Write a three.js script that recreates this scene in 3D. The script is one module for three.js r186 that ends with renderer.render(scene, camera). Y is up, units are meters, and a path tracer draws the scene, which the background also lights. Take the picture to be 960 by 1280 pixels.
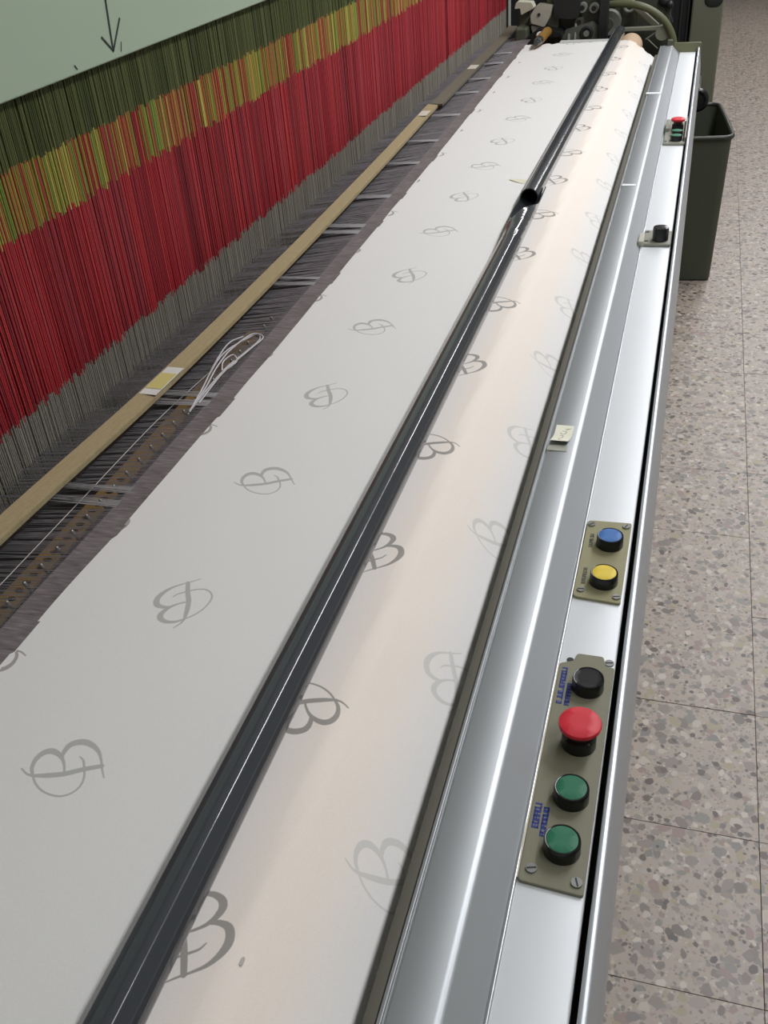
import * as THREE from 'three';
import { RoundedBoxGeometry } from 'three/addons/geometries/RoundedBoxGeometry.js';
import { mergeGeometries, toCreasedNormals } from 'three/addons/utils/BufferGeometryUtils.js';
import { RectAreaLightUniformsLib } from 'three/addons/lights/RectAreaLightUniformsLib.js';

// ---------------------------------------------------------------- camera, light, exposure
const scene = new THREE.Scene();
const renderer = new THREE.WebGLRenderer({ antialias: true });
renderer.toneMapping = THREE.LinearToneMapping;
renderer.toneMappingExposure = 1.0;
renderer.shadowMap.enabled = true;
RectAreaLightUniformsLib.init();
const EYE = 1.6;
const camera = new THREE.PerspectiveCamera(56.49, 960 / 1280, 0.05, 60);
{
  const pitch = 0.605135, yaw = 0.333366, roll = -0.0876381;
  const fwd = new THREE.Vector3(-Math.sin(yaw) * Math.cos(pitch), -Math.sin(pitch), -Math.cos(yaw) * Math.cos(pitch));
  const r = new THREE.Vector3().crossVectors(fwd, new THREE.Vector3(0, 1, 0)).normalize();
  const u = new THREE.Vector3().crossVectors(r, fwd);
  const r2 = r.clone().multiplyScalar(Math.cos(roll)).addScaledVector(u, Math.sin(roll));
  const u2 = r.clone().multiplyScalar(-Math.sin(roll)).addScaledVector(u, Math.cos(roll));
  camera.position.set(0, EYE, 0);
  camera.quaternion.setFromRotationMatrix(new THREE.Matrix4().makeBasis(r2, u2, fwd.clone().negate()));
}
// ceiling strip lamps: [x, z, strength]
const LAMP_Y = 3.0;
const LAMPS = [[0.8, -0.4, 0.32], [0.8, -2.6, 1], [0.8, -4.9, 1], [0.8, -7.4, 1], [0.8, -10.2, 1], [-2.4, -3.4, 0.5]];
const LAMP_POWER = 29.5;
scene.background = new THREE.Color(0x000000);

// ---------------------------------------------------------------- helpers
function rng(seed) { let a = seed >>> 0; return () => { a = (a + 0x6D2B79F5) >>> 0; let t = Math.imul(a ^ (a >>> 15), 1 | a); t = (t + Math.imul(t ^ (t >>> 7), 61 | t)) ^ t; return ((t ^ (t >>> 14)) >>> 0) / 4294967296; }; }
const used = {};
function numbered(n) { const k = used[n] = (used[n] ?? -1) + 1; return k ? n + '_' + String(k).padStart(3, '0') : n; }
function tag(o, label, category, group) { o.userData.label = label; o.userData.category = category; if (group) o.userData.group = group; return o; }
function thing(name, label, category, [x, y, z] = [0, 0, 0], turn = 0, group) {
  const o = new THREE.Group(); o.name = numbered(name); o.position.set(x, y, z); o.rotation.y = turn; scene.add(o);
  return tag(o, label, category, group);
}
function mesh(name, geo, material, parent, label) {
  const m = new THREE.Mesh(Array.isArray(geo) ? mergeGeometries(geo.map((g) => (g.index ? g.toNonIndexed() : g))) : geo, material);
  m.castShadow = m.receiveShadow = true; m.name = parent === scene ? numbered(name) : name; parent.add(m);
  if (label) m.userData.label = label;
  return m;
}
const at = (g, x, y, z) => g.translate(x, y, z);
const box = (w, h, d, x = 0, y = 0, z = 0, r = 0.002) => at(new RoundedBoxGeometry(w, h, d, 2, Math.min(r, w / 2.01, h / 2.01, d / 2.01)), x, y, z);
const plainBox = (w, h, d, x = 0, y = 0, z = 0) => at(new THREE.BoxGeometry(w, h, d), x, y, z);
const V = (x, y, z) => new THREE.Vector3(x, y, z);
function bar(a, b, r0, r1 = r0, seg = 20) {
  const d = b.clone().sub(a), g = new THREE.CylinderGeometry(r1, r0, d.length(), seg);
  g.applyQuaternion(new THREE.Quaternion().setFromUnitVectors(V(0, 1, 0), d.clone().normalize()));
  const m = a.clone().add(b).multiplyScalar(0.5); return g.translate(m.x, m.y, m.z);
}
function flatBar(a, b, w, t) {   // rectangular bar between two points of one x-y plane
  const d = b.clone().sub(a), g = new RoundedBoxGeometry(d.length(), w, t, 2, Math.min(w, t) * 0.25);
  g.rotateZ(Math.atan2(d.y, d.x)); const m = a.clone().add(b).multiplyScalar(0.5); return g.translate(m.x, m.y, m.z);
}
const tube = (pts, r, n = 60, seg = 10) => new THREE.TubeGeometry(new THREE.CatmullRomCurve3(pts.map((p) => V(...p))), n, r, seg);
function roundPoly(pts) {        // [x, y, fillet radius] -> Shape with rounded corners
  const out = [], n = pts.length;
  for (let i = 0; i < n; i++) {
    const p = pts[i], a = pts[(i + n - 1) % n], b = pts[(i + 1) % n], r = p[2] || 0;
    if (!r) { out.push(new THREE.Vector2(p[0], p[1])); continue; }
    const va = new THREE.Vector2(a[0] - p[0], a[1] - p[1]), vb = new THREE.Vector2(b[0] - p[0], b[1] - p[1]);
    const la = va.length(), lb = vb.length(); va.divideScalar(la); vb.divideScalar(lb);
    const half = Math.acos(THREE.MathUtils.clamp(va.dot(vb), -1, 1)) / 2, t = Math.min(r / Math.tan(half), la * 0.48, lb * 0.48);
    const s = new THREE.Vector2(p[0] + va.x * t, p[1] + va.y * t), e = new THREE.Vector2(p[0] + vb.x * t, p[1] + vb.y * t), c = new THREE.Vector2(p[0], p[1]);
    const eps = Math.min(0.0006, t * 0.2);
    out.push(new THREE.Vector2(s.x + va.x * eps, s.y + va.y * eps));
    for (let k = 0; k <= 6; k++) { const q = k / 6; out.push(new THREE.Vector2((1 - q) * (1 - q) * s.x + 2 * q * (1 - q) * c.x + q * q * e.x, (1 - q) * (1 - q) * s.y + 2 * q * (1 - q) * c.y + q * q * e.y)); }
    out.push(new THREE.Vector2(e.x + vb.x * eps, e.y + vb.y * eps));
  }
  return new THREE.Shape(out);
}
function profile(pts, z0, z1) {  // an x-y outline swept along z
  const g = new THREE.ExtrudeGeometry(roundPoly(pts), { depth: z1 - z0, bevelEnabled: false, steps: 1 });
  return toCreasedNormals(g.translate(0, 0, z0), 0.6);
}
function plateGeo(pts, y, t, bevel = 0.0008) { // an x-z outline lying flat, top at y + t
  const s = roundPoly(pts.map(([x, z, r]) => [x, -z, r]));
  const g = new THREE.ExtrudeGeometry(s, { depth: t - bevel, bevelEnabled: bevel > 0, bevelThickness: bevel, bevelSize: bevel, bevelOffset: -bevel, bevelSegments: 2 });
  return g.rotateX(-Math.PI / 2).translate(0, y, 0);
}
function arcShape(rIn, rOut, a0, a1, n = 40) {
  const p = [];
  for (let i = 0; i <= n; i++) { const a = a0 + (a1 - a0) * i / n; p.push(new THREE.Vector2(Math.cos(a) * rOut, Math.sin(a) * rOut)); }
  for (let i = n; i >= 0; i--) { const a = a0 + (a1 - a0) * i / n; p.push(new THREE.Vector2(Math.cos(a) * rIn, Math.sin(a) * rIn)); }
  return new THREE.Shape(p);
}
function canvasTex(w, h, draw, wrap = true) {
  const c = document.createElement('canvas'); c.width = w; c.height = h; draw(c.getContext('2d'), w, h);
  const t = new THREE.CanvasTexture(c); t.colorSpace = THREE.SRGBColorSpace; t.anisotropy = 8;
  if (wrap) t.wrapS = t.wrapT = THREE.RepeatWrapping;
  return t;
}
const std = (color, roughness = 0.6, metalness = 0, extra = {}) => new THREE.MeshStandardMaterial({ color, roughness, metalness, ...extra });
function noiseTex(w, h, seed, base, amp, streak) {  // fine speckle, optionally drawn out along v
  const R = rng(seed), d = new Uint8Array(w * h * 4);
  for (let x = 0; x < w; x++) {
    const s = (R() - 0.5) * streak; let k = 0;
    for (let y = 0; y < h; y++) { k = k * 0.85 + (R() - 0.5) * amp * 0.5; const n = s + k + (R() - 0.5) * amp; const i = (y * w + x) * 4; for (let c = 0; c < 3; c++) d[i + c] = Math.max(0, Math.min(255, base[c] + n)); d[i + 3] = 255; }
  }
  const t = new THREE.DataTexture(d, w, h); t.wrapS = t.wrapT = THREE.RepeatWrapping; t.magFilter = THREE.LinearFilter; t.minFilter = THREE.LinearMipmapLinearFilter; t.generateMipmaps = true; t.colorSpace = THREE.SRGBColorSpace; t.needsUpdate = true; return t;
}

// ---------------------------------------------------------------- materials
const alu = std(0xa6abae, 0.4, 0.7);
const aluPale = std(0xe2e6e9, 0.5, 0.2);
const aluLip = std(0xbac0c6, 0.36, 0.5);
const rubber = std(0x636157, 0.8);
const plateOlive = std(0x7b7a66, 0.55, 0.1);
const plateYellow = std(0x8f8c6b, 0.5, 0.15);
const plateGrey = std(0x8d8d80, 0.5, 0.2);
const blackPlastic = std(0x17181a, 0.32);
const steel = std(0x9a9c9a, 0.35, 0.8);
const slotDark = std(0x2a2a28, 0.6);
const redCap = std(0xcf2334, 0.5), greenCap = std(0x136b4a, 0.55), blueCap = std(0x3a70b4, 0.55), yellowCap = std(0xe3c83f, 0.55);
const pipeMat = new THREE.MeshPhysicalMaterial({ color: 0x3c4045, roughness: 0.22, clearcoat: 0.6, clearcoatRoughness: 0.06, side: THREE.DoubleSide });
const machineGreen = std(0x55584a, 0.55, 0.1);
const machineDark = std(0x2a2c2a, 0.6, 0.1);
const castGrey = std(0x8e9088, 0.55, 0.25);
const castIvory = std(0xb3b1a4, 0.6, 0.1);
const cabinetMat = std(0x6a6b5b, 0.55);
const nearBlack = std(0x191b1c, 0.5);

// ---------------------------------------------------------------- the setting
const terrazzo = canvasTex(2048, 2048, (g, W) => {
  const R = rng(11);
  g.fillStyle = '#9c9084'; g.fillRect(0, 0, W, W);
  const cols = ['#6f665e', '#7d746c', '#867d75', '#635a53', '#aba297', '#8d837b', '#76756d', '#93896f', '#716d69', '#86726a', '#b5aca2', '#9f958c', '#827b75', '#948c86'];
  const chip = (x, y, r, c) => {
    const n = 5 + Math.floor(R() * 4), a0 = R() * 6.28, e = 0.55 + R() * 0.45, t = R() * 6.28, pts = [];
    for (let i = 0; i < n; i++) { const a = a0 + i / n * 6.28, q = r * (0.7 + R() * 0.5), px = Math.cos(a) * q, py = Math.sin(a) * q * e; pts.push([px * Math.cos(t) - py * Math.sin(t), px * Math.sin(t) + py * Math.cos(t)]); }
    g.fillStyle = c;
    for (const ox of [-W, 0, W]) for (const oy of [-W, 0, W]) {
      if (x + ox < -40 || x + ox > W + 40 || y + oy < -40 || y + oy > W + 40) continue;
      g.beginPath(); pts.forEach((p, i) => (i ? g.lineTo(x + ox + p[0], y + oy + p[1]) : g.moveTo(x + ox + p[0], y + oy + p[1]))); g.closePath(); g.fill();
    }
  };
  for (let i = 0; i < 52000; i++) chip(R() * W, R() * W, 1.5 + R() * 3.5, cols[Math.floor(R() * cols.length)]);
  for (let i = 0; i < 10000; i++) chip(R() * W, R() * W, 5 + R() * 7, cols[Math.floor(R() * cols.length)]);
  for (let i = 0; i < 1900; i++) chip(R() * W, R() * W, 9 + R() * 9, cols[Math.floor(R() * 10)]);
  for (let i = 0; i < 1500; i++) chip(R() * W, R() * W, 3 + R() * 8, ['#4a3f37', '#54493f', '#43403b'][i % 3]);
});
const floorMat = new THREE.MeshStandardMaterial({ map: terrazzo, roughness: 0.42 });
const groutMat = std(0x5d554c, 0.9);
{
  const floor = new THREE.Group(); floor.name = 'floor'; floor.userData.kind = 'structure'; scene.add(floor);
  const T = 0.33, X0 = 0.2605, Z0 = -0.926;
  mesh('grout_bed', plainBox(7.6, 0.1, 17.2, 0, -0.0515, -6.6), groutMat, floor);
  const R = rng(5), variants = [];
  for (let k = 0; k < 10; k++) {
    const g = box(T - 0.0011, 0.02, T - 0.0011, 0, -0.01, 0, 0.0006), p = g.attributes.position, uv = g.attributes.uv, ox = R(), oz = R(), turn = k % 4;
    for (let i = 0; i < p.count; i++) { let u = p.getX(i), v = p.getZ(i); for (let q = 0; q < turn; q++) [u, v] = [v, -u]; uv.setXY(i, u / 1.9 + ox, v / 1.9 + oz); }
    variants.push(g);
  }
  const rest = [];
  for (let i = -10; i < 10; i++) for (let j = -6; j < 43; j++) {
    const x = X0 + (i + 0.5) * T, z = Z0 - (j + 0.5) * T, near = i >= -1 && i <= 2 && j >= -3 && j <= 26;
    const k = Math.floor(R() * 10), yOff = (R() - 0.5) * 0.0008;
    if (near) { const m = mesh('floor_tile', variants[k], floorMat, floor); m.position.set(x, yOff, z); }
    else rest.push(variants[k].clone().translate(x, yOff, z));
  }
  const m = mesh('floor_tiles_beyond', rest, floorMat, floor); m.userData.kind = 'stuff';
}
const wallMat = std(0xbfc0b8, 0.9), ceilMat = std(0xd8d8d4, 0.95);
function struct(name, geo, m) { const o = mesh(name, geo, m, scene); o.userData.kind = 'structure'; return o; }
struct('wall_left', plainBox(0.2, 3.6, 17, -3.6, 1.75, -6.6), wallMat);
struct('wall_right', plainBox(0.2, 3.6, 17, 3.65, 1.75, -6.6), wallMat);
struct('wall_back', plainBox(7.5, 3.6, 0.2, 0, 1.75, -15.1), wallMat);
struct('wall_front', plainBox(7.5, 3.6, 0.2, 0, 1.75, 1.7), wallMat);
struct('ceiling', plainBox(7.5, 0.2, 17, 0, 3.5, -6.6), ceilMat);

// ---------------------------------------------------------------- ceiling lamps (above the frame, they light the hall)
{
  const glow = new THREE.MeshStandardMaterial({ color: 0xffffff, emissive: 0xf9f8fb, emissiveIntensity: 3 });
  const housing = std(0xe4e4e0, 0.5);
  const where = ['over the aisle beside the near end of the rail', 'over the aisle beside the middle of the loom', 'over the aisle by the far end of the loom', 'over the aisle past the cabinet', 'over the far end of the hall', 'over the back of the harness'];
  LAMPS.forEach(([x, z, k], i) => {
    const t = thing('ceiling_lamp', 'white strip lamp on the ceiling ' + where[i], 'lamp', [x, LAMP_Y, z], 0, 'ceiling strip lamps');
    mesh('housing', [box(0.34, 0.07, 1.7, 0, 0.06, 0, 0.01), box(0.05, 0.32, 0.05, 0, 0.25, 0.6), box(0.05, 0.32, 0.05, 0, 0.25, -0.6)], housing, t);
    mesh('diffuser', box(0.3, 0.02, 1.66, 0, 0.017, 0, 0.005), glow, t);
    const l = new THREE.RectAreaLight(0xf9f8fb, LAMP_POWER * k, 0.3, 1.66); l.position.set(0, -0.002, 0); l.rotation.x = -Math.PI / 2; t.add(l);
  });
}

// ---------------------------------------------------------------- loom body
{
  const t = thing('loom_frame', 'olive grey steel loom body that carries the rail, cloth and warp', 'loom');
  mesh('front_panel', box(0.09, 0.85, 4.2, -0.07, 0.435, -1.8, 0.008), machineGreen, t);
  mesh('shelf_tray', box(1.1, 0.02, 4.1, -1.0, 0.84, -1.9, 0.004), nearBlack, t);
  mesh('breast_beam', box(0.16, 0.1, 4.1, -0.42, 0.885, -1.9, 0.01), machineDark, t);
  mesh('back_beam', box(0.14, 0.8, 4.1, -1.5, 0.42, -1.9, 0.01), machineGreen, t);
  mesh('side_frame', [box(0.3, 0.82, 0.1, -1.35, 0.41, -3.9, 0.02), box(0.3, 0.82, 0.1, -0.5, 0.41, -3.9, 0.02)], machineGreen, t);
}

// ---------------------------------------------------------------- aluminium rail with the switches
const railZ0 = -3.995, railZ1 = 0.25;
{
  const t = thing('control_rail', 'long stepped aluminium rail along the front of the loom beside the aisle', 'rail');
  mesh('rail_body', profile([[-0.147, 0.912, 0], [-0.11, 0.88, 0], [-0.019, 0.87, 0], [-0.019, 0.908, 0.001], [-0.0755, 0.908, 0.002], [-0.1045, 0.9355, 0.008], [-0.1405, 0.934, 0.0012], [-0.1415, 0.9322, 0.0006], [-0.143, 0.9322, 0.0006], [-0.144, 0.934, 0.0012], [-0.147, 0.934, 0.0015]].reverse(), railZ0, railZ1), alu, t);
  mesh('trough_plate', profile([[-0.0765, 0.9075, 0], [-0.0187, 0.9075, 0], [-0.0187, 0.9105, 0.0005], [-0.0748, 0.9105, 0.0012]].reverse(), railZ0, railZ1), aluPale, t);
  mesh('highlight_bead', bar(V(-0.0757, 0.9108, railZ0 + 0.002), V(-0.0757, 0.9108, railZ1), 0.0018, 0.0018, 16), std(0xc9cdd0, 0.3, 0.8), t);  // shiny bead added to give the trough edge its thin highlight
  mesh('outer_lip', profile([[-0.0135, 0.84, 0], [0.0045, 0.84, 0.002], [0.0025, 0.868, 0.004], [-0.0065, 0.9285, 0.003], [-0.0135, 0.9285, 0.002]].reverse(), railZ0, railZ1), aluLip, t);
  mesh('slot_bottom', plainBox(0.012, 0.02, railZ1 - railZ0, -0.0165, 0.86, (railZ0 + railZ1) / 2), nearBlack, t);
  mesh('rubber_seal', profile([[-0.1585, 0.917, 0], [-0.147, 0.917, 0], [-0.147, 0.929, 0.002], [-0.1585, 0.9265, 0.002]].reverse(), -3.86, railZ1), rubber, t);
  mesh('end_cap', profile([[-0.1, 0.86, 0], [0.003, 0.86, 0], [-0.002, 0.942, 0.006], [-0.098, 0.942, 0.004]].reverse(), railZ0 - 0.012, railZ0 - 0.001), std(0x6c6d52, 0.6), t, 'olive plate closing the far end of the rail');
  mesh('end_clip', box(0.018, 0.02, 0.03, -0.113, 0.943, railZ0 - 0.005, 0.003), machineGreen, t);
}

// button panels: each plate with its screws and buttons
function screw(t, x, y, z, r, a) {
  const s = mesh('screw', at(new THREE.CylinderGeometry(r, r * 1.05, 0.0016, 20), 0, 0.0008, 0), steel, t); s.position.set(x, y, z);
  mesh('slot', plainBox(r * 1.7, 0.0006, r * 0.28, 0, 0.0016, 0).rotateY(a), slotDark, s);
}
function lathe(pts, seg = 40) { return toCreasedNormals(new THREE.LatheGeometry(pts.map(([x, y]) => new THREE.Vector2(x, y)), seg), 0.7); }
const ringGeo = lathe([[0.0155, 0], [0.0152, 0.0118], [0.0149, 0.0134], [0.0142, 0.014], [0.0134, 0.0137], [0.0132, 0.0125], [0, 0.0125]]);
const capGeo = lathe([[0.0131, 0.0122], [0.013, 0.0136], [0.0118, 0.0141], [0.005, 0.0139], [0, 0.0138]]);
function pushButton(t, x, y, z, capMat, capName, label) {
  const b = mesh('push_button', ringGeo, blackPlastic, t, label); b.position.set(x, y, z);
  if (capMat) mesh(capName, capGeo, capMat, b);
  else mesh('button_cap', lathe([[0.0131, 0.0122], [0.0128, 0.0136], [0.009, 0.0131], [0, 0.0124]]), blackPlastic, b);
}
function mushroom(t, x, y, z, k = 1, label) {
  const b = mesh('stop_button', lathe([[0.0155 * k, 0], [0.0152 * k, 0.013], [0.0125 * k, 0.0145], [0.011 * k, 0.024], [0, 0.024]]), blackPlastic, t, label); b.position.set(x, y, z);
  mesh('mushroom_cap', lathe([[0.01 * k, 0.0215], [0.0165 * k, 0.0225], [0.0187 * k, 0.0245], [0.0192 * k, 0.0268], [0.0183 * k, 0.0286], [0.0145 * k, 0.0302], [0.008 * k, 0.031], [0, 0.0312]]), redCap, b);
}
// two rows of worn blue capitals, too rubbed to read: short pen strokes on the plate
function scribble(t, x, z, len, wid, seed, mat, name = 'blue_lettering') {
  const R = rng(seed), g = [], n = Math.round(len / 0.0046);
  for (let i = 0; i < n; i++) {
    const zz = z + (i - (n - 1) / 2) * (len / n), h = len / n * 0.72;
    const put = (w, d, ox, oz) => g.push(plainBox(w, 0.0003, d, x + ox, 0.0002, zz + oz));
    const k = Math.floor(R() * 4);
    if (R() > 0.08) put(wid, 0.0015, 0, h / 2);
    if (k !== 1) put(wid, 0.0015, 0, -h / 2);
    if (k !== 2) put(0.0016, h, -wid / 2 + 0.0008, (R() - 0.5) * 0.0008);
    if (k !== 3) put(0.0016, h, wid / 2 - 0.0008, (R() - 0.5) * 0.0008);
    if (k === 1 || k === 3) put(0.001, h, 0, 0);
  }
  const m = mesh(name, g, mat, t); m.position.y = t.userData.top; return m;
}
const blueInk = std(0x2f3f8c, 0.6), greyInk = std(0x5c5c4c, 0.6);
const PY = 0.9105;
{
  const t = thing('button_panel', 'long olive switch plate with black, red and two green buttons on the rail', 'control panel', [0, PY, 0]);
  mesh('plate', plateGeo([[-0.0735, -0.459, 0.004], [-0.0205, -0.456, 0.003], [-0.0198, -0.716, 0.002], [-0.0285, -0.7175, 0.003], [-0.0315, -0.7305, 0.004], [-0.058, -0.7305, 0.004], [-0.0605, -0.719, 0.003], [-0.0735, -0.713, 0.003]], 0, 0.0034), plateOlive, t);
  mesh('sealant_bead', tube([[-0.0742, 0.001, -0.462], [-0.0746, 0.0012, -0.5], [-0.0742, 0.001, -0.55], [-0.0745, 0.0012, -0.6], [-0.0742, 0.0011, -0.66], [-0.0744, 0.001, -0.712]], 0.0013, 60, 6), std(0xd8d2bd, 0.8), t, 'crumbly cream sealant along the plate edge');
  t.userData.top = 0.0034;
  for (const [x, z, a] of [[-0.064, -0.4715, 0.3], [-0.027, -0.4665, 1.9], [-0.0255, -0.7245, 0.2]]) screw(t, x, z < -0.7 ? 0.0001 : 0.0034, z, 0.0046, a);
  mesh('screw_hole', at(new THREE.CylinderGeometry(0.0036, 0.0036, 0.0006, 18), -0.064, 0.0004, -0.722), nearBlack, t);
  pushButton(t, -0.0425, 0.0034, -0.684, null, '', 'plain black push button');
  mushroom(t, -0.0425, 0.0034, -0.611, 1.02, 'red mushroom stop button');
  pushButton(t, -0.0417, 0.0034, -0.549, greenCap, 'button_cap', 'green button beside the red mushroom button');
  pushButton(t, -0.0425, 0.0034, -0.495, greenCap, 'button_cap', 'green button nearest the lower screws');
  scribble(t, -0.0672, -0.682, 0.05, 0.0056, 3, blueInk); scribble(t, -0.0598, -0.671, 0.03, 0.005, 4, blueInk);
  scribble(t, -0.0675, -0.524, 0.026, 0.006, 6, blueInk); scribble(t, -0.0603, -0.519, 0.03, 0.005, 8, blueInk);
}
{
  const t = thing('button_panel', 'yellowish switch plate with one blue and one yellow button on the rail', 'control panel', [0, PY, 0]);
  mesh('plate', plateGeo([[-0.0745, -0.82, 0.006], [-0.0225, -0.8165, 0.003], [-0.0215, -0.9685, 0.003], [-0.0735, -0.966, 0.006]], 0, 0.0034), plateYellow, t);
  t.userData.top = 0.0034;
  for (const [x, z, a] of [[-0.0665, -0.832, 0.1], [-0.0275, -0.826, 0.2], [-0.068, -0.957, 0.8], [-0.0275, -0.959, 1.2]]) screw(t, x, 0.0034, z, 0.0042, a);
  pushButton(t, -0.0435, 0.0034, -0.921, blueCap, 'button_cap', 'blue push button');
  pushButton(t, -0.0435, 0.0034, -0.8505, yellowCap, 'button_cap', 'yellow push button');
  scribble(t, -0.0655, -0.858, 0.03, 0.0045, 12, greyInk, 'worn_lettering'); scribble(t, -0.065, -0.925, 0.026, 0.0045, 13, greyInk, 'worn_lettering');
}
{
  const t = thing('button_panel', 'small grey plate with a single black button on the rail', 'control panel', [0, PY, 0]);
  mesh('plate', box(0.054, 0.007, 0.082, -0.0465, 0.0035, -1.972, 0.0025), plateGrey, t);
  mesh('side_bracket', box(0.012, 0.012, 0.05, -0.077, 0.006, -1.955, 0.003), castIvory, t);
  const b = mesh('push_button', lathe([[0.0155, 0], [0.0158, 0.022], [0.0148, 0.026], [0.011, 0.0272], [0, 0.027]]), blackPlastic, t, 'tall black push button'); b.position.set(-0.0405, 0.007, -1.955);
  for (const [x, z] of [[-0.067, -1.945], [-0.067, -2.0]]) screw(t, x, 0.007, z, 0.0035, 0.4);
}
{
  const t = thing('button_panel', 'grey plate at the far rail end with red button and two green', 'control panel', [0, PY, 0]);
  mesh('plate', box(0.056, 0.007, 0.24, -0.0435, 0.0035, -2.815, 0.0025), plateGrey, t);
  mesh('guard_strip', [box(0.004, 0.018, 0.22, -0.0175, 0.009, -2.82, 0.001), box(0.012, 0.014, 0.1, -0.0665, 0.01, -2.86, 0.003)], plateGrey, t);
  mushroom(t, -0.0405, 0.007, -2.835, 1.0, 'red mushroom stop button');
  pushButton(t, -0.0395, 0.007, -2.772, greenCap, 'button_cap', 'green button under the red mushroom button');
  pushButton(t, -0.0395, 0.007, -2.722, greenCap, 'button_cap', 'green button nearest the plate edge');
  for (const [x, z] of [[-0.066, -2.71], [-0.066, -2.92]]) screw(t, x, 0.007, z, 0.0035, 0.4);
}
// paper tag and bits of tape on the raised part of the rail
{
  const tex = canvasTex(128, 256, (g, w, h) => {
    g.fillStyle = '#e6e6d4'; g.fillRect(0, 0, w, h); g.strokeStyle = '#a79f90'; g.lineWidth = 7; g.lineCap = 'round';
    g.beginPath(); g.moveTo(72, 50); g.lineTo(104, 44); g.lineTo(82, 62); g.moveTo(58, 82); g.quadraticCurveTo(96, 70, 78, 112); g.quadraticCurveTo(52, 132, 44, 104); g.moveTo(48, 140); g.quadraticCurveTo(80, 126, 66, 170); g.quadraticCurveTo(40, 176, 54, 206); g.lineTo(72, 200); g.stroke();
  }, false);
  const t = thing('paper_tag', 'small cream paper tag with faint handwriting stuck on the rail', 'tag', [-0.1255, 0.9352, -1.126]);
  const g = new THREE.PlaneGeometry(0.024, 0.052, 6, 12).rotateX(-Math.PI / 2), p = g.attributes.position;
  for (let i = 0; i < p.count; i++) { const z = p.getZ(i); p.setY(i, 0.0008 + 0.006 * Math.max(0, (z - 0.004) / 0.022) ** 2); p.setX(i, p.getX(i) - 0.12 * Math.max(0, z)); }
  g.computeVertexNormals();
  mesh('paper', g, new THREE.MeshStandardMaterial({ map: tex, roughness: 0.85, side: THREE.DoubleSide }), t);
  mesh('clear_tape', box(0.026, 0.0004, 0.014, -0.003, 0.0004, 0.034, 0.0001), new THREE.MeshPhysicalMaterial({ color: 0xc9c9be, roughness: 0.25, transparent: true, opacity: 0.6 }), t);
}
const tapeMat = std(0xe4e8e8, 0.6);
tag(mesh('tape_strip', box(0.045, 0.0008, 0.022, -0.1255, 0.9357, -3.2, 0.0003), tapeMat, scene), 'white tape strip across the rail near its far end', 'tape', 'white tape strips on the rail');
tag(mesh('tape_strip', box(0.03, 0.0008, 0.014, -0.1265, 0.9355, -2.262, 0.0003), tapeMat, scene), 'white tape strip across the rail beyond the lone black button', 'tape', 'white tape strips on the rail');

// ---------------------------------------------------------------- woven cloth with the letter figure
const PERIOD = 0.474, CLOTH_S = 0.62, FELL = -0.614;
const B_STROKES = [   // local millimetres (bump direction, up), pen width at each point
  [[0, 31, 2.6], [-2, 18, 5], [-3, 2, 5.4], [-1, -14, 5.2], [0, -31, 4.6]],
  [[10, 42, 1.2], [3, 36, 1.8], [0, 31, 2.4]],
  [[0, 30, 2.4], [9, 32.5, 3.4], [19, 30.5, 5], [25, 25, 6.2], [26, 19, 6.4], [22, 12, 5], [14, 6, 3], [5, 3, 2.2], [-2, 2, 2]],
  [[17, 7, 2.6], [24, 6, 4.6], [31, 1, 6.4], [32, -9, 6.8], [27, -18, 5.6], [17, -26, 3.2], [7, -29.5, 2.2], [-4, -32, 1.8], [-14, -35, 1.2]],
  [[0, 30, 1.8], [-9, 26, 2], [-19, 18, 2], [-26, 7, 2], [-28, -1, 2], [-26, -9, 2], [-20, -15, 2], [-10, -17, 2], [2, -15, 2.2], [10, -13, 1.8], [15, -9, 1]]
];
const clothTex = canvasTex(1240, 948, (g, W, H) => {
  const R = rng(21), mm = W / (CLOTH_S * 1000), im = g.createImageData(W, H);
  for (let y = 0; y < H; y++) for (let x = 0; x < W; x++) {
    const s = x / W * CLOTH_S, warm = Math.max(0, Math.min(1, (s - 0.3) / 0.05)) * Math.max(0, Math.min(1, (0.45 - s) / 0.05));
    const n = (R() - 0.5) * 7, i = (y * W + x) * 4;
    im.data[i] = 228 + n + warm * 8; im.data[i + 1] = 228 + n - warm * 1; im.data[i + 2] = 226 + n - warm * 9; im.data[i + 3] = 255;
  }
  g.putImageData(im, 0, 0);
  const letter = (s, z, up, col) => {
    const rt = [-up[1], up[0]];
    for (const oz of [-H, 0, H]) {
      const cx = s / CLOTH_S * W, cy = ((z % PERIOD) + PERIOD) % PERIOD / PERIOD * H + oz;
      g.fillStyle = col;
      for (const st of B_STROKES) {
        const c = new THREE.CatmullRomCurve3(st.map((q) => V(...q)));
        for (const q of c.getPoints(140)) {
          const px = cx + (q.x * rt[0] + q.y * up[0]) * mm, py = cy + (q.x * rt[1] + q.y * up[1]) * mm;
          g.beginPath(); g.arc(px, py, Math.max(0.5, q.z / 2 * mm), 0, 6.3); g.fill();
        }
      }
    }
  };
  const c = -0.927, d = 0.374, P = PERIOD / 2, A0 = -0.4485;
  const L = '#b6b6b2', LM = '#9c9892', LSheen = '#d0cfcb';  // last tone: satin sheen on the sloping cloth painted in as paler letters
  letter(0.1410, A0, [c, d], L); letter(0.1425, A0 - P, [d, -c], L);
  letter(0.3174, A0 + P / 2, [-d, c], LM); letter(0.3215, A0 - P / 2, [-c, -d], LM);
  letter(0.4540, A0 + 0.005, [c, d], LSheen); letter(0.4540, A0 - P + 0.005, [d, -c], LSheen);
  letter(-0.031, A0 + P / 2, [-d, c], '#a5a19d'); letter(-0.028, A0 - P / 2, [-c, -d], '#a5a19d');
});
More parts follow.
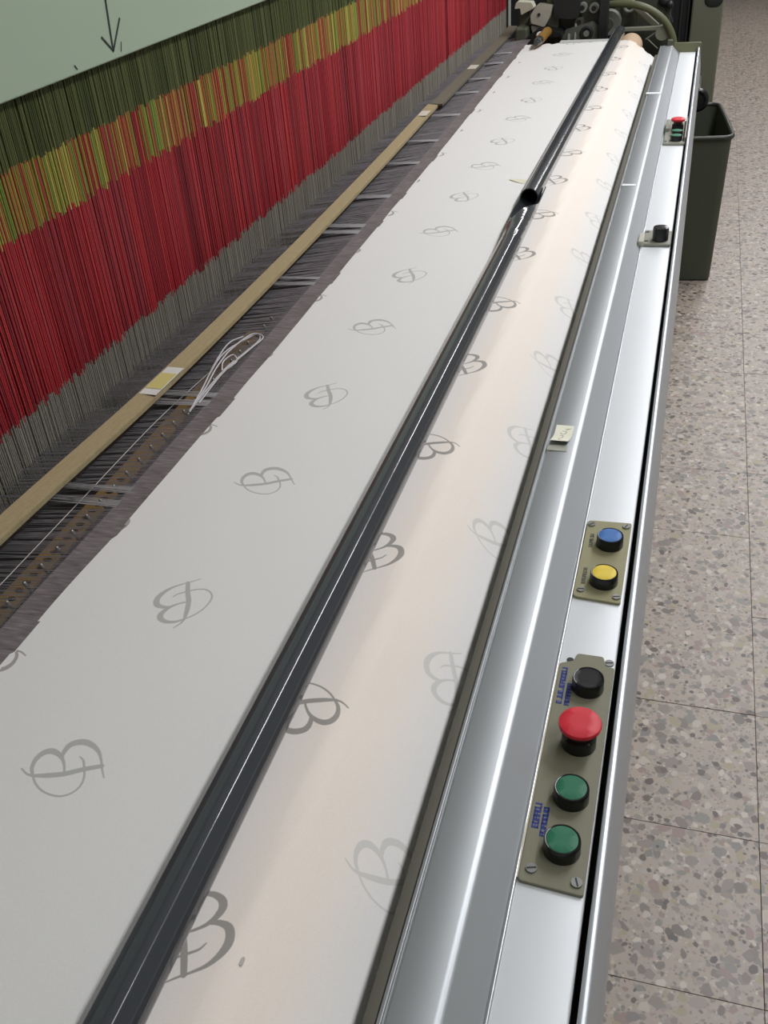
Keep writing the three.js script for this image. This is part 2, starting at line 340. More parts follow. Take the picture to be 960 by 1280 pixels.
const fellX = (z) => { const k = [[0.3, -0.62], [-0.555, -0.618], [-0.646, -0.6185], [-0.794, -0.614], [-1.02, -0.6125], [-1.314, -0.611], [-1.77, -0.615], [-2.48, -0.621], [-3.49, -0.638], [-4.2, -0.65]]; for (let i = 1; i < k.length; i++) if (z >= k[i][0]) { const f = (z - k[i - 1][0]) / (k[i][0] - k[i - 1][0]); return k[i - 1][1] + (k[i][1] - k[i - 1][1]) * f; } return -0.65; };
const BEND = 0.63;   // angle at which the cloth leaves the roller
const RO = { x: -0.265, y: 0.909, r: 0.046 };
{
  const t = thing('woven_cloth', 'white patterned cloth with grey swash letters drawn over the front roller', 'fabric');
  // cross-section: flat from the fell, over the roller, then straight down under the rail
  const prof = [];
  for (let i = 0; i <= 30; i++) { const x = FELL + (RO.x - FELL) * i / 30; prof.push([x, 0.955 - 0.005 * (1 - i / 30), x - FELL]); }
  const s0 = RO.x - FELL;
  for (let i = 1; i <= 14; i++) { const a = BEND * i / 14; prof.push([RO.x + RO.r * Math.sin(a), RO.y + RO.r * Math.cos(a), s0 + RO.r * a]); }
  const s1 = s0 + RO.r * BEND, sb = Math.sin(BEND), cb = Math.cos(BEND);
  for (let i = 1; i <= 10; i++) { const d = 0.116 * i / 10; prof.push([RO.x + RO.r * sb + d * cb, RO.y + RO.r * cb - d * sb, s1 + d]); }
  const [lx, ly, ls] = prof[prof.length - 1];
  for (let i = 1; i <= 5; i++) prof.push([lx + 0.004 * Math.min(1, i), ly - 0.04 * i, ls + 0.04 * i]);
  const NZ = 220, pos = [], uv = [], idx = [], n = prof.length, R = rng(3), ph = R() * 6;
  for (let j = 0; j <= NZ; j++) {
    const z = 0.25 - 4.25 * j / NZ, fe = fellX(z);
    for (let i = 0; i < n; i++) {
      let [x, y, s] = prof[i];
      if (i < 30) { const f = i / 30; x = fe + (RO.x - fe) * f; s = x - FELL; }
      const rag = j === NZ ? 0.01 * Math.sin(i * 1.7) + 0.006 * Math.sin(i * 4.1) : 0;
      y += 0.0006 * Math.sin(z * 31 + i * 0.35 + ph) * Math.sin(i * 0.21 + z * 7);
      pos.push(x, y, z + rag); uv.push(s / CLOTH_S, 1 - z / PERIOD);
      if (j < NZ && i < n - 1) { const a = j * n + i; idx.push(a, a + 1, a + n, a + 1, a + n + 1, a + n); }
    }
  }
  const g = new THREE.BufferGeometry(); g.setAttribute('position', new THREE.Float32BufferAttribute(pos, 3)); g.setAttribute('uv', new THREE.Float32BufferAttribute(uv, 2)); g.setIndex(idx); g.computeVertexNormals();
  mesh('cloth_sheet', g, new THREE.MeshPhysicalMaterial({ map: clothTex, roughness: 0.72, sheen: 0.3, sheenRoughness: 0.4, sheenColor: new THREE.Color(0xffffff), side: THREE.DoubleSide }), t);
  mesh('yellow_stain', plateGeo([[-0.4, -2.235, 0.004], [-0.36, -2.232, 0.004], [-0.345, -2.212, 0.004], [-0.36, -2.2, 0.004], [-0.375, -2.212, 0.006]], 0.9543, 0.0002, 0), std(0xdbd8bf, 0.8), t, 'pale yellow stain beside the dark pipe');
  mesh('grey_spot', [at(new THREE.CylinderGeometry(0.0026, 0.0026, 0.0003, 14).scale(0.7, 1, 1.3), -0.249, 0.9528, -0.322).rotateZ(0)], std(0xc0bdb6, 0.8), t);
}
{
  const t = thing('cloth_roller', 'tan cardboard covered roller end beyond the white cloth', 'roller', [RO.x, RO.y, 0]);
  const card = std(0xc3a98c, 0.8);
  mesh('roller_tube', bar(V(0, 0, 0.25), V(0, 0, -4.17), 0.0445, 0.0445, 48), card, t);
  mesh('end_collar', bar(V(0, 0, -4.17), V(0, 0, -4.2), 0.03, 0.03, 32), machineDark, t);
  mesh('shaft', bar(V(0, 0, -4.2), V(0, 0, -4.46), 0.016, 0.016, 20), steel, t);
}
// dark pipes lying along the roller
{
  const t = thing('split_pipe', 'dark grey glossy split pipe nearest the viewer lying along the cloth', 'pipe', [-0.308, 0.9755, 0]);
  const full = new THREE.ExtrudeGeometry(arcShape(0.018, 0.0202, 2.72, 2.58 + Math.PI * 2, 56), { depth: 2.0, bevelEnabled: false }).translate(0, 0, -1.76);
  mesh('pipe_wall', toCreasedNormals(full, 0.5), pipeMat, t);
  // the last stretch is cut open and spread into a channel that holds the second pipe
  const N = 24, K = 28, pos = [], idx = [];
  for (let i = 0; i <= N; i++) {
    const f = i / N, z = -1.74 - 0.36 * f, open = THREE.MathUtils.smoothstep(f, 0.05, 0.75), ro = 0.0202 + 0.0035 * THREE.MathUtils.smoothstep(f, 0, 0.6), cy = ro - 0.0202 + 0.0002, dx = -0.007 * f;
    const a0 = THREE.MathUtils.lerp(2.72, Math.PI * 1.02, open), a1 = THREE.MathUtils.lerp(2.58 + Math.PI * 2, Math.PI * 1.98, open);
    for (let k = 0; k <= K; k++) for (const r of [ro, ro - 0.0022]) { const a = a0 + (a1 - a0) * k / K; pos.push(Math.cos(a) * r + dx, Math.sin(a) * r + cy, z); }
  }
  const W2 = (K + 1) * 2;
  for (let i = 0; i < N; i++) for (let k = 0; k < K; k++) { const a = i * W2 + k * 2; idx.push(a, a + W2, a + 2, a + 2, a + W2, a + W2 + 2, a + 1, a + 3, a + W2 + 1, a + 3, a + W2 + 3, a + W2 + 1); }
  for (let i = 0; i < N; i++) for (const k of [0, K]) { const a = i * W2 + k * 2; idx.push(a, a + 1, a + W2, a + 1, a + W2 + 1, a + W2); }
  for (let k = 0; k < K; k++) { const a = N * W2 + k * 2; idx.push(a, a + 1, a + 2, a + 1, a + 3, a + 2); }
  const half = new THREE.BufferGeometry(); half.setAttribute('position', new THREE.Float32BufferAttribute(pos, 3)); half.setIndex(idx);
  mesh('open_channel', toCreasedNormals(half, 0.5), pipeMat, t, 'pipe end cut open into a channel');
}
{
  const t = thing('inner_pipe', 'slimmer dark grey pipe reaching the far end, its open end black', 'pipe');
  const a = V(-0.3165, 0.9768, -2.025), b = V(-0.3015, 0.9755, -4.07), L = b.distanceTo(a);
  const g = toCreasedNormals(new THREE.ExtrudeGeometry(arcShape(0.0172, 0.0196, 0, Math.PI * 2, 48), { depth: L, bevelEnabled: false }), 0.5);
  g.applyQuaternion(new THREE.Quaternion().setFromUnitVectors(V(0, 0, 1), b.clone().sub(a).normalize())).translate(a.x, a.y, a.z);
  mesh('pipe_wall', g, pipeMat, t);
  mesh('slit_edge', bar(V(-0.3345, 0.9855, -2.04), V(-0.3195, 0.9842, -4.06), 0.0014, 0.0014, 8), std(0x6a6e72, 0.35), t);
}

// ---------------------------------------------------------------- warp, guide strip, reed cap
const Zn = 0.1, Zf = -4.2;
{
  const R = rng(77), t = thing('warp_sheet', 'dark grey warp threads between the white cloth and the cord curtain', 'threads');
  const mk = (test, w, y0, up) => {
    const pos = [], idx = []; let n = 0;
    for (let z = Zn; z > Zf; z -= 0.00165) {
      const zz = z + (R() - 0.5) * 0.0008; if (!test(zz)) continue;
      const a = fellX(zz) - 0.03, b = up ? -0.742 : -0.93, y1 = up ? y0 - 0.003 + (R() - 0.5) * 0.003 : y0 - (R() < 0.5 ? 0.036 : 0.05), ww = w * (0.8 + R() * 0.5), dz = (R() - 0.5) * 0.004;
      for (const [x, y, d] of [[a, y0, 0], [b, y1, dz]]) for (const [sy, sz] of [[0, -1], [1, 0], [0, 1]]) pos.push(x, y + sy * ww * 0.6, zz + d + sz * ww / 2);
      for (const [p, q] of [[0, 1], [1, 2], [2, 0]]) idx.push(n + p, n + q, n + 3 + p, n + q, n + 3 + q, n + 3 + p);
      n += 6;
    }
    const g = new THREE.BufferGeometry(); g.setAttribute('position', new THREE.Float32BufferAttribute(pos, 3)); g.setIndex(idx); g.computeVertexNormals(); return g;
  };
  // pale bands: groups of lighter ends in the warp
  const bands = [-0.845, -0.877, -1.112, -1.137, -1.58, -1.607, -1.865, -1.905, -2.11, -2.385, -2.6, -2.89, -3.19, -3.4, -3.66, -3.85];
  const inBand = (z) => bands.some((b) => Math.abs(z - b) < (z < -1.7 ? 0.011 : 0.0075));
  const dark = mesh('warp_threads', mk((z) => !inBand(z), 0.00075, 0.949), std(0x949397, 0.34, 0.2), t); dark.userData.kind = 'stuff';
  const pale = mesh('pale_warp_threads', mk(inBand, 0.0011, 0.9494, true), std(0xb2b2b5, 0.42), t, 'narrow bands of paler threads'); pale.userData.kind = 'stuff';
  // closely beaten strip just before the fell
  const pos = [], uv = [], idx = []; let n = 0;
  for (let j = 0; j <= 90; j++) { const z = Zn + (Zf - Zn) * j / 90, f = fellX(z); pos.push(f + 0.003, 0.9497, z, f - 0.034, 0.9492, z); uv.push(0, z / 0.2, 0.2, z / 0.2); if (j < 90) { idx.push(n, n + 2, n + 1, n + 1, n + 2, n + 3); n += 2; } }
  const g = new THREE.BufferGeometry(); g.setAttribute('position', new THREE.Float32BufferAttribute(pos, 3)); g.setAttribute('uv', new THREE.Float32BufferAttribute(uv, 2)); g.setIndex(idx); g.computeVertexNormals();
  const tex = noiseTex(16, 512, 9, [114, 108, 109], 34, 6);
  mesh('beaten_edge', g, new THREE.MeshStandardMaterial({ map: tex, roughness: 0.6, side: THREE.DoubleSide }), t, 'brownish grey strip where the threads are beaten together');
}
{
  const t = thing('guide_strip', 'brown perforated strip with steel pins under the warp threads', 'strip');
  const z0 = -1.4, z1 = 0.1, s = new THREE.Shape([[-0.7035, -z0], [-0.674, -z0], [-0.674, -z1], [-0.7035, -z1]].map((q) => new THREE.Vector2(...q)));
  for (let z = -0.92; z < 0.07; z += 0.0148) { const h = new THREE.Path(); h.absellipse(-0.6875, -z, 0.0062, 0.0042, 0, Math.PI * 2, true); s.holes.push(h); }
  mesh('strip_plate', new THREE.ExtrudeGeometry(s, { depth: 0.003, bevelEnabled: false, curveSegments: 8 }).rotateX(-Math.PI / 2).translate(0, 0.93, 0), std(0xa68a54, 0.55, 0.1), t);
  const pin = new THREE.CapsuleGeometry(0.0022, 0.012, 4, 10).rotateZ(0.5);
  for (let k = -18; k < 24; k++) { const m = mesh('guide_pin', pin, steel, t); m.position.set(-0.6705 + Math.max(0, k - 8) * 0.0003, 0.943, -0.647 - k * 0.0338); }
}
tag(mesh('weft_thread', tube([[-0.704, 0.942, 0.05], [-0.708, 0.942, -0.45], [-0.7065, 0.942, -0.68], [-0.706, 0.942, -0.85], [-0.705, 0.942, -1.07], [-0.69, 0.945, -1.23]], 0.0007, 60, 5), std(0xb9b8b4, 0.7), scene), 'single pale thread lying across the dark warp parallel to the cloth edge', 'thread');
{
  const t = thing('yarn_tangle', 'loose loops of white yarn lying on the warp', 'yarn');
  const m = std(0xc4c2c4, 0.8), Y = 0.955;
  const strands = [
    [[-0.654, Y, -1.067], [-0.664, Y, -1.13], [-0.674, Y + 0.004, -1.186], [-0.678, Y + 0.008, -1.25], [-0.668, Y + 0.006, -1.302], [-0.659, Y, -1.341], [-0.648, Y, -1.325], [-0.652, Y, -1.275], [-0.66, Y, -1.22], [-0.66, Y, -1.16], [-0.655, Y, -1.07]],
    [[-0.653, Y + 0.002, -1.07], [-0.667, Y + 0.003, -1.15], [-0.681, Y + 0.004, -1.22], [-0.69, Y + 0.003, -1.3], [-0.68, Y, -1.33]],
    [[-0.656, Y + 0.001, -1.075], [-0.66, Y + 0.004, -1.14], [-0.668, Y + 0.008, -1.2], [-0.67, Y + 0.01, -1.26], [-0.66, Y + 0.004, -1.335], [-0.644, Y + 0.002, -1.33], [-0.647, Y + 0.002, -1.28], [-0.655, Y + 0.003, -1.2], [-0.652, Y + 0.001, -1.1]],
    [[-0.66, Y + 0.003, -1.2], [-0.668, Y + 0.006, -1.225], [-0.662, Y + 0.006, -1.25], [-0.652, Y + 0.002, -1.24], [-0.655, Y + 0.001, -1.21]]
  ];
  strands.forEach((s) => mesh('yarn_strand', tube(s.map((p) => [p[0] * 1.01, p[1] - 0.0065, p[2] * 1.01]), 0.0013, 90, 6), m, t));
}
const tanMat = new THREE.MeshStandardMaterial({ map: noiseTex(64, 512, 31, [166, 152, 116], 12, 10), roughness: 0.65 });
const dullMat = std(0x6c685a, 0.65);
function sweptBar(pts, w, h, tilt) {  // rectangular bar following [x, y, z] points
  const c = new THREE.CatmullRomCurve3(pts.map((p) => V(...p))), N = 50, pos = [], uv = [], idx = [];
  const sec = [[-w / 2, 0], [-w / 2, h], [w / 2, h - tilt], [w / 2, 0]];
  for (let j = 0; j <= N; j++) { const p = c.getPoint(j / N); for (let k = 0; k < 4; k++) { const a = sec[k], b = sec[(k + 1) % 4]; for (const q of [a, b]) { pos.push(p.x + q[0], p.y + q[1], p.z); uv.push(q[0] / 0.06 + q[1] * 3, p.z / 0.5); } } }
  for (let j = 0; j < N; j++) for (let k = 0; k < 4; k++) { const a = j * 8 + k * 2; idx.push(a, a + 8, a + 1, a + 1, a + 8, a + 9); }
  for (const j of [0, N]) { const a = j * 8; j ? idx.push(a, a + 4, a + 2, a, a + 6, a + 4) : idx.push(a, a + 2, a + 4, a, a + 4, a + 6); }
  const g = new THREE.BufferGeometry(); g.setAttribute('position', new THREE.Float32BufferAttribute(pos, 3)); g.setAttribute('uv', new THREE.Float32BufferAttribute(uv, 2)); g.setIndex(idx); g.computeVertexNormals(); return g;
}
{
  const t = thing('reed_cap', 'long tan wooden strip running between the warp and the cord curtain', 'strip');
  mesh('wood_strip', sweptBar([[-0.78, 0.95, 0.1], [-0.758, 0.95, -0.76], [-0.7405, 0.95, -1.13], [-0.737, 0.95, -1.65], [-0.745, 0.95, -2.3], [-0.762, 0.95, -2.98]], 0.03, 0.01, 0.003), tanMat, t);
  const lab = (w, d, x, z, a, m, name, y = 0.9605) => mesh(name, plainBox(w, 0.0006, d).rotateY(a), m, t).position.set(x, y, z);
  lab(0.029, 0.09, -0.7385, -1.152, -0.03, std(0xd9d8d2, 0.7), 'white_label', 0.9595); lab(0.026, 0.05, -0.7386, -1.15, -0.03, std(0xcbc07a, 0.7), 'yellow_label', 0.9603);
  lab(0.026, 0.06, -0.7585, -2.86, 0.03, std(0xd3cfc0, 0.7), 'white_label');
}
{
  const t = thing('reed_cap', 'dull grey brown strip continuing beyond the tan strip to the far frame', 'strip');
  mesh('metal_strip', sweptBar([[-0.755, 0.948, -3.0], [-0.758, 0.948, -3.5], [-0.76, 0.948, -4.15], [-0.765, 0.95, -4.4]], 0.036, 0.01, 0.002), dullMat, t);
  mesh('white_label', plainBox(0.03, 0.0006, 0.07, -0.757, 0.9575, -3.55), std(0xc9c5b8, 0.7), t);
}

// ---------------------------------------------------------------- jacquard harness: curtain of coloured cords
{
  const t = thing('jacquard_harness', 'curtain of olive, yellow and red cords ending in grey wires', 'harness');
  const R = rng(404), OL = [[74, 82, 40], [82, 90, 46], [64, 72, 36], [92, 98, 54]], MID = [[150, 152, 56], [172, 162, 70], [116, 138, 56], [168, 100, 56], [164, 62, 52], [150, 140, 60], [190, 178, 92], [128, 144, 60], [160, 156, 66]], RD = [[170, 40, 52], [184, 48, 57], [154, 36, 48], [192, 56, 60], [130, 34, 44], [160, 56, 65]];
  const cordMat = new THREE.MeshStandardMaterial({ vertexColors: true, roughness: 0.55 }), wireMat = std(0xa5a195, 0.5, 0.1);
  const lin = (c) => new THREE.Color().setRGB(c[0] / 255, c[1] / 255, c[2] / 255, THREE.SRGBColorSpace);
  const seg = (y0, y1, r, c) => { const g = new THREE.CylinderGeometry(r, r, y1 - y0, 6, 1, true).translate(0, (y0 + y1) / 2, 0), n = g.attributes.position.count, a = new Float32Array(n * 3), k = lin(c); for (let i = 0; i < n; i++) { a[i * 3] = k.r; a[i * 3 + 1] = k.g; a[i * 3 + 2] = k.b; } g.setAttribute('color', new THREE.BufferAttribute(a, 3)); g.deleteAttribute('uv'); return g.toNonIndexed(); };
  const pick = (a) => a[Math.floor(R() * a.length)];
  const variants = [], RR = 0.00125, Y0 = 0.985;
  for (let k = 0; k < 48; k++) {
    const low = Y0 + (R() - 0.5) * 0.014, mid = 1.209 + (R() - 0.5) * 0.012, up = 1.291 + (R() - 0.5) * 0.008, rc = pick(RD);
    const mc = R() < 0.1 ? rc : pick(MID);
    variants.push(mergeGeometries([seg(low, mid, RR, rc), seg(mid, up, RR * 1.05, mc), seg(up, 1.42, RR * 1.1, pick(OL))]));
  }
  const wires = [0, 1, 2].map((k) => new THREE.CylinderGeometry(0.0009, 0.0009, 0.11, 5, 1, true).translate(0, Y0 - 0.05, 0));
  const rest = [], restWire = [], M = new THREE.Matrix4(), E = new THREE.Euler(), Q = new THREE.Quaternion(); let count = 0;
  for (let row = 0; row < 5; row++) {
    let lean = 0, lean2 = 0, n = 0, fam = 0, gap = 0;
    for (let z = -0.62 - row * 0.0009; z > -4.72; z -= 0.0041) {
      if (n-- <= 0) { n = 2 + Math.floor(R() * 5); lean = (R() - 0.5) * 0.012; lean2 = (R() - 0.5) * 0.012; fam = Math.floor(R() * 48); gap = R() < 0.35 ? 0.0026 : 0; }
      const k = R() < 0.4 ? fam : Math.floor(R() * 48), x = -0.853 - row * 0.0065 + (R() - 0.5) * 0.002, zz = z - gap + (R() - 0.5) * 0.0012;
      Q.setFromEuler(E.set(lean + (R() - 0.5) * 0.003, 0, lean2 * 0.5)); M.compose(V(x, 1.2, zz), Q, V(1, 1, 1)).multiply(new THREE.Matrix4().makeTranslation(0, -1.2, 0));
      if (row === 0 && count < 300 && z < -0.8) {
        count++;
        const c = mesh('harness_cord', variants[k], cordMat, t); c.applyMatrix4(M);
        mesh('heddle_wire', wires[0], wireMat, c);
      } else { rest.push(variants[k].clone().applyMatrix4(M)); const w = wires[0].clone().applyMatrix4(M); w.deleteAttribute('uv'); restWire.push(w.toNonIndexed()); }
    }
  }
  const a = mesh('harness_cords_beyond', mergeGeometries(rest), cordMat, t); a.userData.kind = 'stuff';
  const b = mesh('heddle_wires_beyond', mergeGeometries(restWire), wireMat, t); b.userData.kind = 'stuff';
}
{
  const t = thing('comber_board', 'pale green board above the cord curtain with a drawn arrow', 'board');
  mesh('board_panel', box(0.012, 0.62, 4.6, -0.844, 1.682, -2.4, 0.003), std(0x9fb09a, 0.6), t);
  const ink = std(0x1c2c2e, 0.6), X = -0.8372;
  const stroke = (a, b, w) => { const d = Math.hypot(b[0] - a[0], b[1] - a[1]), g = new RoundedBoxGeometry(0.0008, w, d + w, 1, 0.0003); g.rotateX(-Math.atan2(b[0] - a[0], b[1] - a[1])); return g.translate(X, (a[0] + b[0]) / 2, (a[1] + b[1]) / 2); };
  mesh('arrow_marking', [stroke([1.545, -1.395], [1.45, -1.384], 0.003), stroke([1.45, -1.384], [1.385, -1.376], 0.0034), stroke([1.406, -1.353], [1.385, -1.376], 0.003), stroke([1.422, -1.412], [1.385, -1.377], 0.003)], ink, t, 'hand drawn dark arrow pointing down');
  mesh('pencil_marks', [stroke([1.392, -1.403], [1.38, -1.398], 0.0012), stroke([1.384, -1.268], [1.379, -1.272], 0.0018)], ink, t);
}
tag(mesh('pale_rod', bar(V(-0.846, 0.86, -4.77), V(-0.846, 1.7, -4.77), 0.006, 0.006, 12), std(0xb9bbb4, 0.4), scene), 'thin pale upright rod at the far end of the cord curtain', 'rod');

// ---------------------------------------------------------------- machinery at the far end
const FZ = -4.22;
{
  const t = thing('gear_plate', 'olive grey cast machine plate with round bosses behind the white cloth', 'machine');
  mesh('plate', profile([[-0.66, 0, 0], [-0.37, 0, 0], [-0.37, 1.12, 0.01], [-0.6, 1.12, 0.01]].reverse(), FZ - 0.06, FZ - 0.03), std(0x4c4e42, 0.6), t);
  mesh('column', box(0.05, 0.3, 0.05, -0.575, 0.97, FZ - 0.01, 0.012), std(0x55564a, 0.6), t);
  mesh('dark_cover', profile([[-0.565, 1.012, 0.02], [-0.47, 1.006, 0.02], [-0.465, 1.14, 0.01], [-0.575, 1.14, 0.01]].reverse(), FZ - 0.03, FZ + 0.04), nearBlack, t);
  const ring = (x, y, r, m) => { const b = mesh('boss', at(new THREE.CylinderGeometry(r, r * 1.08, 0.03, 28).rotateX(Math.PI / 2), 0, 0, 0), m, t); b.position.set(x, y, FZ - 0.012); mesh('bore', new THREE.CylinderGeometry(r * 0.55, r * 0.55, 0.004, 24).rotateX(Math.PI / 2).translate(0, 0, 0.0155), nearBlack, b); };
  ring(-0.462, 1.04, 0.017, castGrey); ring(-0.418, 1.037, 0.017, castGrey); ring(-0.473, 0.99, 0.017, machineGreen);
}
{
  const t = thing('pointed_lever', 'grey pointed machine lever with a ring lying at the cloth end', 'lever');
  mesh('arm', profile([[-0.548, 0.936, 0.004], [-0.52, 0.968, 0.004], [-0.42, 0.99, 0.01], [-0.375, 0.955, 0.01], [-0.365, 0.916, 0.004], [-0.45, 0.926, 0.004]].reverse(), FZ - 0.02, FZ + 0.015), std(0x6f726a, 0.5, 0.3), t);
  const r = mesh('ring', new THREE.TorusGeometry(0.02, 0.006, 12, 32), machineDark, t); r.position.set(-0.44, 0.952, FZ + 0.018);
  mesh('pivot', new THREE.CylinderGeometry(0.011, 0.011, 0.02, 20).rotateX(Math.PI / 2), castGrey, r);
  mesh('screw', [bar(V(-0.51, 0.95, FZ + 0.01), V(-0.51, 0.925, FZ + 0.02), 0.008, 0.006, 14), bar(V(-0.485, 0.985, FZ), V(-0.485, 0.93, FZ + 0.018), 0.006, 0.006, 12)], castGrey, t);
  mesh('selvedge_fringe', box(0.2, 0.012, 0.05, -0.42, 0.95, -4.02, 0.005), std(0xb2b4b2, 0.9), t);
}
{
  const t = thing('cast_bracket', 'pale grey cast bracket with a bolt left of the brass holder', 'bracket');
  mesh('casting', profile([[-0.652, 1.0, 0.01], [-0.6, 0.985, 0.01], [-0.58, 1.02, 0.01], [-0.57, 1.06, 0.004], [-0.632, 1.063, 0.012], [-0.655, 1.03, 0.012]].reverse(), FZ - 0.01, FZ + 0.06), castIvory, t);
  mesh('bolt', bar(V(-0.622, 1.03, FZ + 0.06), V(-0.622, 1.03, FZ + 0.065), 0.006, 0.006, 16), machineDark, t);
  mesh('foot', profile([[-0.655, 0.99, 0], [-0.61, 0.985, 0], [-0.61, 0.94, 0], [-0.64, 0.94, 0]].reverse(), FZ, FZ + 0.05), castGrey, t);
}
{
  const t = thing('clamp_block', 'small ivory clamp beside the end of the cord curtain', 'clamp');
  mesh('jaw', profile([[-0.722, 1.05, 0.004], [-0.715, 1.075, 0.008], [-0.655, 1.07, 0.008], [-0.645, 1.05, 0.004], [-0.67, 1.04, 0.004], [-0.695, 1.028, 0.003], [-0.7, 1.052, 0.004]].reverse(), FZ - 0.02, FZ + 0.04), std(0xc1c0ae, 0.6), t);
  mesh('post', box(0.04, 0.14, 0.04, -0.69, 0.97, FZ - 0.02, 0.006), machineGreen, t);
  mesh('rail_end', box(0.05, 0.05, 0.3, -0.685, 0.965, FZ - 0.05, 0.01), machineGreen, t);
}
{
  const t = thing('black_wedge', 'black wedge block under the pale casting at the cloth corner', 'wedge');
  mesh('wedge_body', profile([[-0.668, 0.952, 0], [-0.52, 0.955, 0.004], [-0.535, 0.972, 0.004], [-0.6, 0.985, 0.01], [-0.625, 0.98, 0.004]].reverse(), FZ - 0.02, FZ + 0.1), nearBlack, t);
  mesh('white_hook', new THREE.TorusGeometry(0.012, 0.0045, 10, 24, Math.PI).rotateX(-0.5).translate(-0.606, 0.965, FZ + 0.125), std(0xe6e6e2, 0.4), t, 'white curved hook');
  mesh('screw_head', bar(V(-0.577, 0.985, FZ + 0.1), V(-0.577, 0.985, FZ + 0.108), 0.006, 0.006, 14), steel, t);
}
{
  const t = thing('brass_temple', 'brass coloured holder with a dark tip lying on the cloth corner', 'holder');
  const a = V(-0.5895, 0.972, -3.88), b = V(-0.579, 0.978, -4.1), q = a.clone().lerp(b, 0.3);
  mesh('brass_barrel', bar(q, b, 0.0165, 0.0175, 24), std(0xb98d45, 0.35, 0.5), t);
  mesh('dark_tip', bar(a, q, 0.009, 0.0155, 24), std(0x4a4a4c, 0.35, 0.5), t);
  mesh('tip_ring', bar(a.clone().lerp(b, 0.14), a.clone().lerp(b, 0.17), 0.0135, 0.014, 24), steel, t);
}
tag(mesh('black_post', box(0.036, 0.5, 0.04, -0.376, 1.13, FZ + 0.02, 0.004), nearBlack, scene), 'black upright post at the far end between cloth and roller', 'post');
{
  const t = thing('spool_disc', 'pale grey round disc half hidden behind the black post', 'disc');
  mesh('disc', bar(V(-0.362, 0.975, FZ - 0.1), V(-0.362, 0.975, FZ - 0.05), 0.046, 0.044, 36), castGrey, t);
  mesh('hub', bar(V(-0.362, 0.975, FZ - 0.05), V(-0.362, 0.975, FZ - 0.035), 0.02, 0.018, 24), machineGreen, t);
}
{
  const t = thing('link_bracket', 'pale olive triangular link bracket above the roller end', 'bracket'), z = FZ - 0.02, m = std(0x87897a, 0.55, 0.1);
  mesh('cross_bar', flatBar(V(-0.322, 0.955, z), V(-0.155, 0.957, z), 0.016, 0.02), m, t);
  mesh('diagonal_bar', flatBar(V(-0.263, 1.032, z - 0.02), V(-0.172, 0.958, z - 0.02), 0.022, 0.016), m, t);
  mesh('upright_bar', box(0.012, 0.09, 0.014, -0.256, 0.995, z - 0.04, 0.002), machineGreen, t);
  mesh('knuckle', bar(V(-0.152, 0.94, z - 0.03), V(-0.152, 0.94, z + 0.015), 0.026, 0.026, 28), m, t);
  mesh('back_plate', [box(0.22, 0.4, 0.02, -0.24, 0.86, z - 0.09, 0.004), box(0.1, 0.7, 0.02, -0.28, 0.35, z - 0.09, 0.004)], std(0x3c3e34, 0.6), t);
  mesh('eye_ring', new THREE.TorusGeometry(0.02, 0.006, 10, 28).translate(-0.288, 1.03, z - 0.06), castGrey, t);
  mesh('brace_rod', bar(V(-0.214, 0.918, z), V(-0.165, 0.95, z), 0.0028, 0.0028, 10), castGrey, t);
  mesh('brace_rod', bar(V(-0.206, 0.918, z), V(-0.166, 0.884, z), 0.0028, 0.0028, 10), castGrey, t);
}
tag(mesh('rubber_hose', tube([[-0.42, 1.032, FZ - 0.05], [-0.352, 1.045, FZ - 0.02], [-0.262, 1.044, FZ], [-0.198, 1.021, FZ], [-0.144, 0.98, FZ], [-0.112, 0.925, FZ], [-0.1, 0.86, FZ], [-0.098, 0.7, FZ - 0.02]], 0.0135, 80, 16), std(0x5a5f42, 0.5), scene), 'thick olive hose arching over the roller end', 'hose');
{
  const t = thing('clamp_knob', 'black lobed clamp knob behind the arching hose', 'screw');  // a clamp knob: dark head and grip on a slanting stem
  mesh('knob_head', new THREE.SphereGeometry(0.026, 20, 14).scale(1, 0.8, 1).translate(-0.155, 1.04, FZ - 0.1), nearBlack, t);
  mesh('stem', bar(V(-0.155, 1.03, FZ - 0.1), V(-0.125, 0.96, FZ - 0.12), 0.008, 0.008, 12), machineDark, t);
  mesh('grip', new THREE.SphereGeometry(0.014, 14, 10).translate(-0.135, 1.028, FZ - 0.085), nearBlack, t);
}
{
  const t = thing('dark_machine_box', 'black machine housing behind the hose beside the olive cabinet', 'machine');
  mesh('housing', box(0.28, 1.7, 0.4, -0.202, 0.85, -4.95, 0.01), nearBlack, t);
  mesh('ribs', [-0.14, -0.1, -0.07].map((x) => box(0.008, 1.6, 0.01, x, 0.85, -4.746, 0.002)), machineDark, t);
}
{
  const t = thing('dark_machine_box', 'large black machine housing at the far end behind the cast plate', 'machine');
  mesh('housing', box(0.62, 1.8, 0.3, -0.68, 0.9, -5.05, 0.01), nearBlack, t);
  mesh('door_panel', box(0.2, 0.7, 0.01, -0.56, 1.25, -4.897, 0.004), machineDark, t);
}
{
  const t = thing('machine_cabinet', 'tall olive grey cabinet with an oval recess at the far end', 'cabinet', [0.007, 0, -4.72]);
  mesh('cabinet_body', box(0.128, 1.75, 0.5, 0, 0.875, -0.25, 0.008), cabinetMat, t);
  const o = mesh('oval_recess', new THREE.CapsuleGeometry(0.03, 0.022, 6, 24).scale(1, 1, 0.12).rotateZ(Math.PI / 2), std(0x20231f, 0.5), t); o.position.set(0.022, 0.985, 0.001); o.scale.set(0.92, 0.95, 1);
}
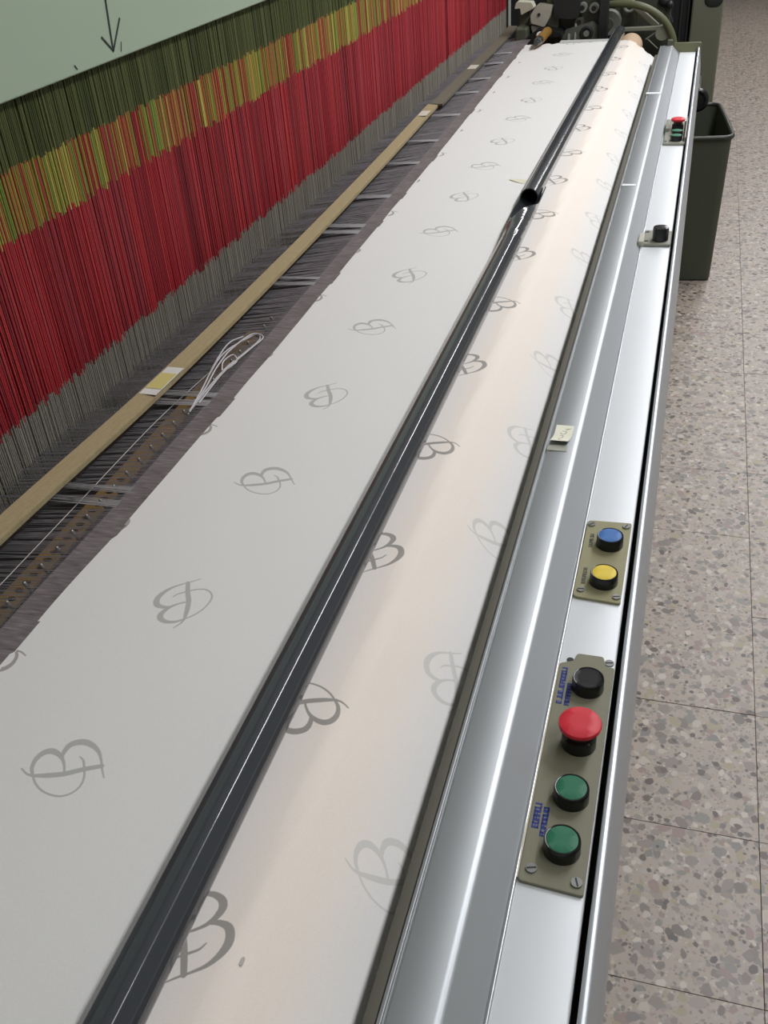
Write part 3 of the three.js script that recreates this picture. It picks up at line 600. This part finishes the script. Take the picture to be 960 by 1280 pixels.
{
  const t = thing('handwheel', 'black hand wheel between the rail end and the bin', 'wheel', [0.004, 0.685, -4.27]);
  mesh('rim', new THREE.TorusGeometry(0.034, 0.012, 14, 32), blackPlastic, t);
  mesh('hub', bar(V(0, 0, -0.012), V(0, 0, 0.012), 0.026, 0.026, 24), blackPlastic, t);
  mesh('shaft', bar(V(0, 0, -0.44), V(0, 0, -0.012), 0.01, 0.01, 14), steel, t);
}
{
  // tapered open bin with a rolled rim
  const t = thing('waste_bin', 'dark olive plastic bin standing on the floor beyond the rail', 'bin', [-0.025, 0, -4.325], 0.1);
  const loop = (w, d, r, y, n = 6) => { const p = []; for (const [sx, sz, a0] of [[1, 1, 0], [-1, 1, 1], [-1, -1, 2], [1, -1, 3]]) for (let k = 0; k <= n; k++) { const a = (a0 + k / n) * Math.PI / 2; p.push([sx * (w / 2 - r) + r * Math.cos(a), y, sz * (d / 2 - r) + r * Math.sin(a)]); } return p; };
  const loft = (ls) => { const pos = [], idx = [], n = ls[0].length; ls.forEach((l) => l.forEach((p) => pos.push(...p))); for (let j = 0; j + 1 < ls.length; j++) for (let i = 0; i < n; i++) { const a = j * n + i, b = j * n + (i + 1) % n; idx.push(a, a + n, b, b, a + n, b + n); } const g = new THREE.BufferGeometry(); g.setAttribute('position', new THREE.Float32BufferAttribute(pos, 3)); g.setIndex(idx); g.computeVertexNormals(); return g; };
  const m = std(0x43483a, 0.5, 0, { side: THREE.DoubleSide }), B = [0.27, 0.5], Tp = [0.3, 0.56];
  mesh('bin_wall', loft([loop(...B, 0.03, 0.006), loop(...Tp, 0.035, 0.59)]), m, t);
  mesh('bin_inside', loft([loop(Tp[0] - 0.008, Tp[1] - 0.008, 0.032, 0.59), loop(B[0] - 0.01, B[1] - 0.01, 0.027, 0.012)]), m, t);
  mesh('bin_bottom', box(B[0] - 0.014, 0.008, B[1] - 0.014, 0, 0.006, 0, 0.003), m, t);
  mesh('rim', new THREE.TubeGeometry(new THREE.CatmullRomCurve3(loop(Tp[0] + 0.004, Tp[1] + 0.004, 0.036, 0.592).map((p) => V(...p)), true), 120, 0.009, 10, true), std(0x2e322a, 0.45), t);
}

renderer.render(scene, camera);
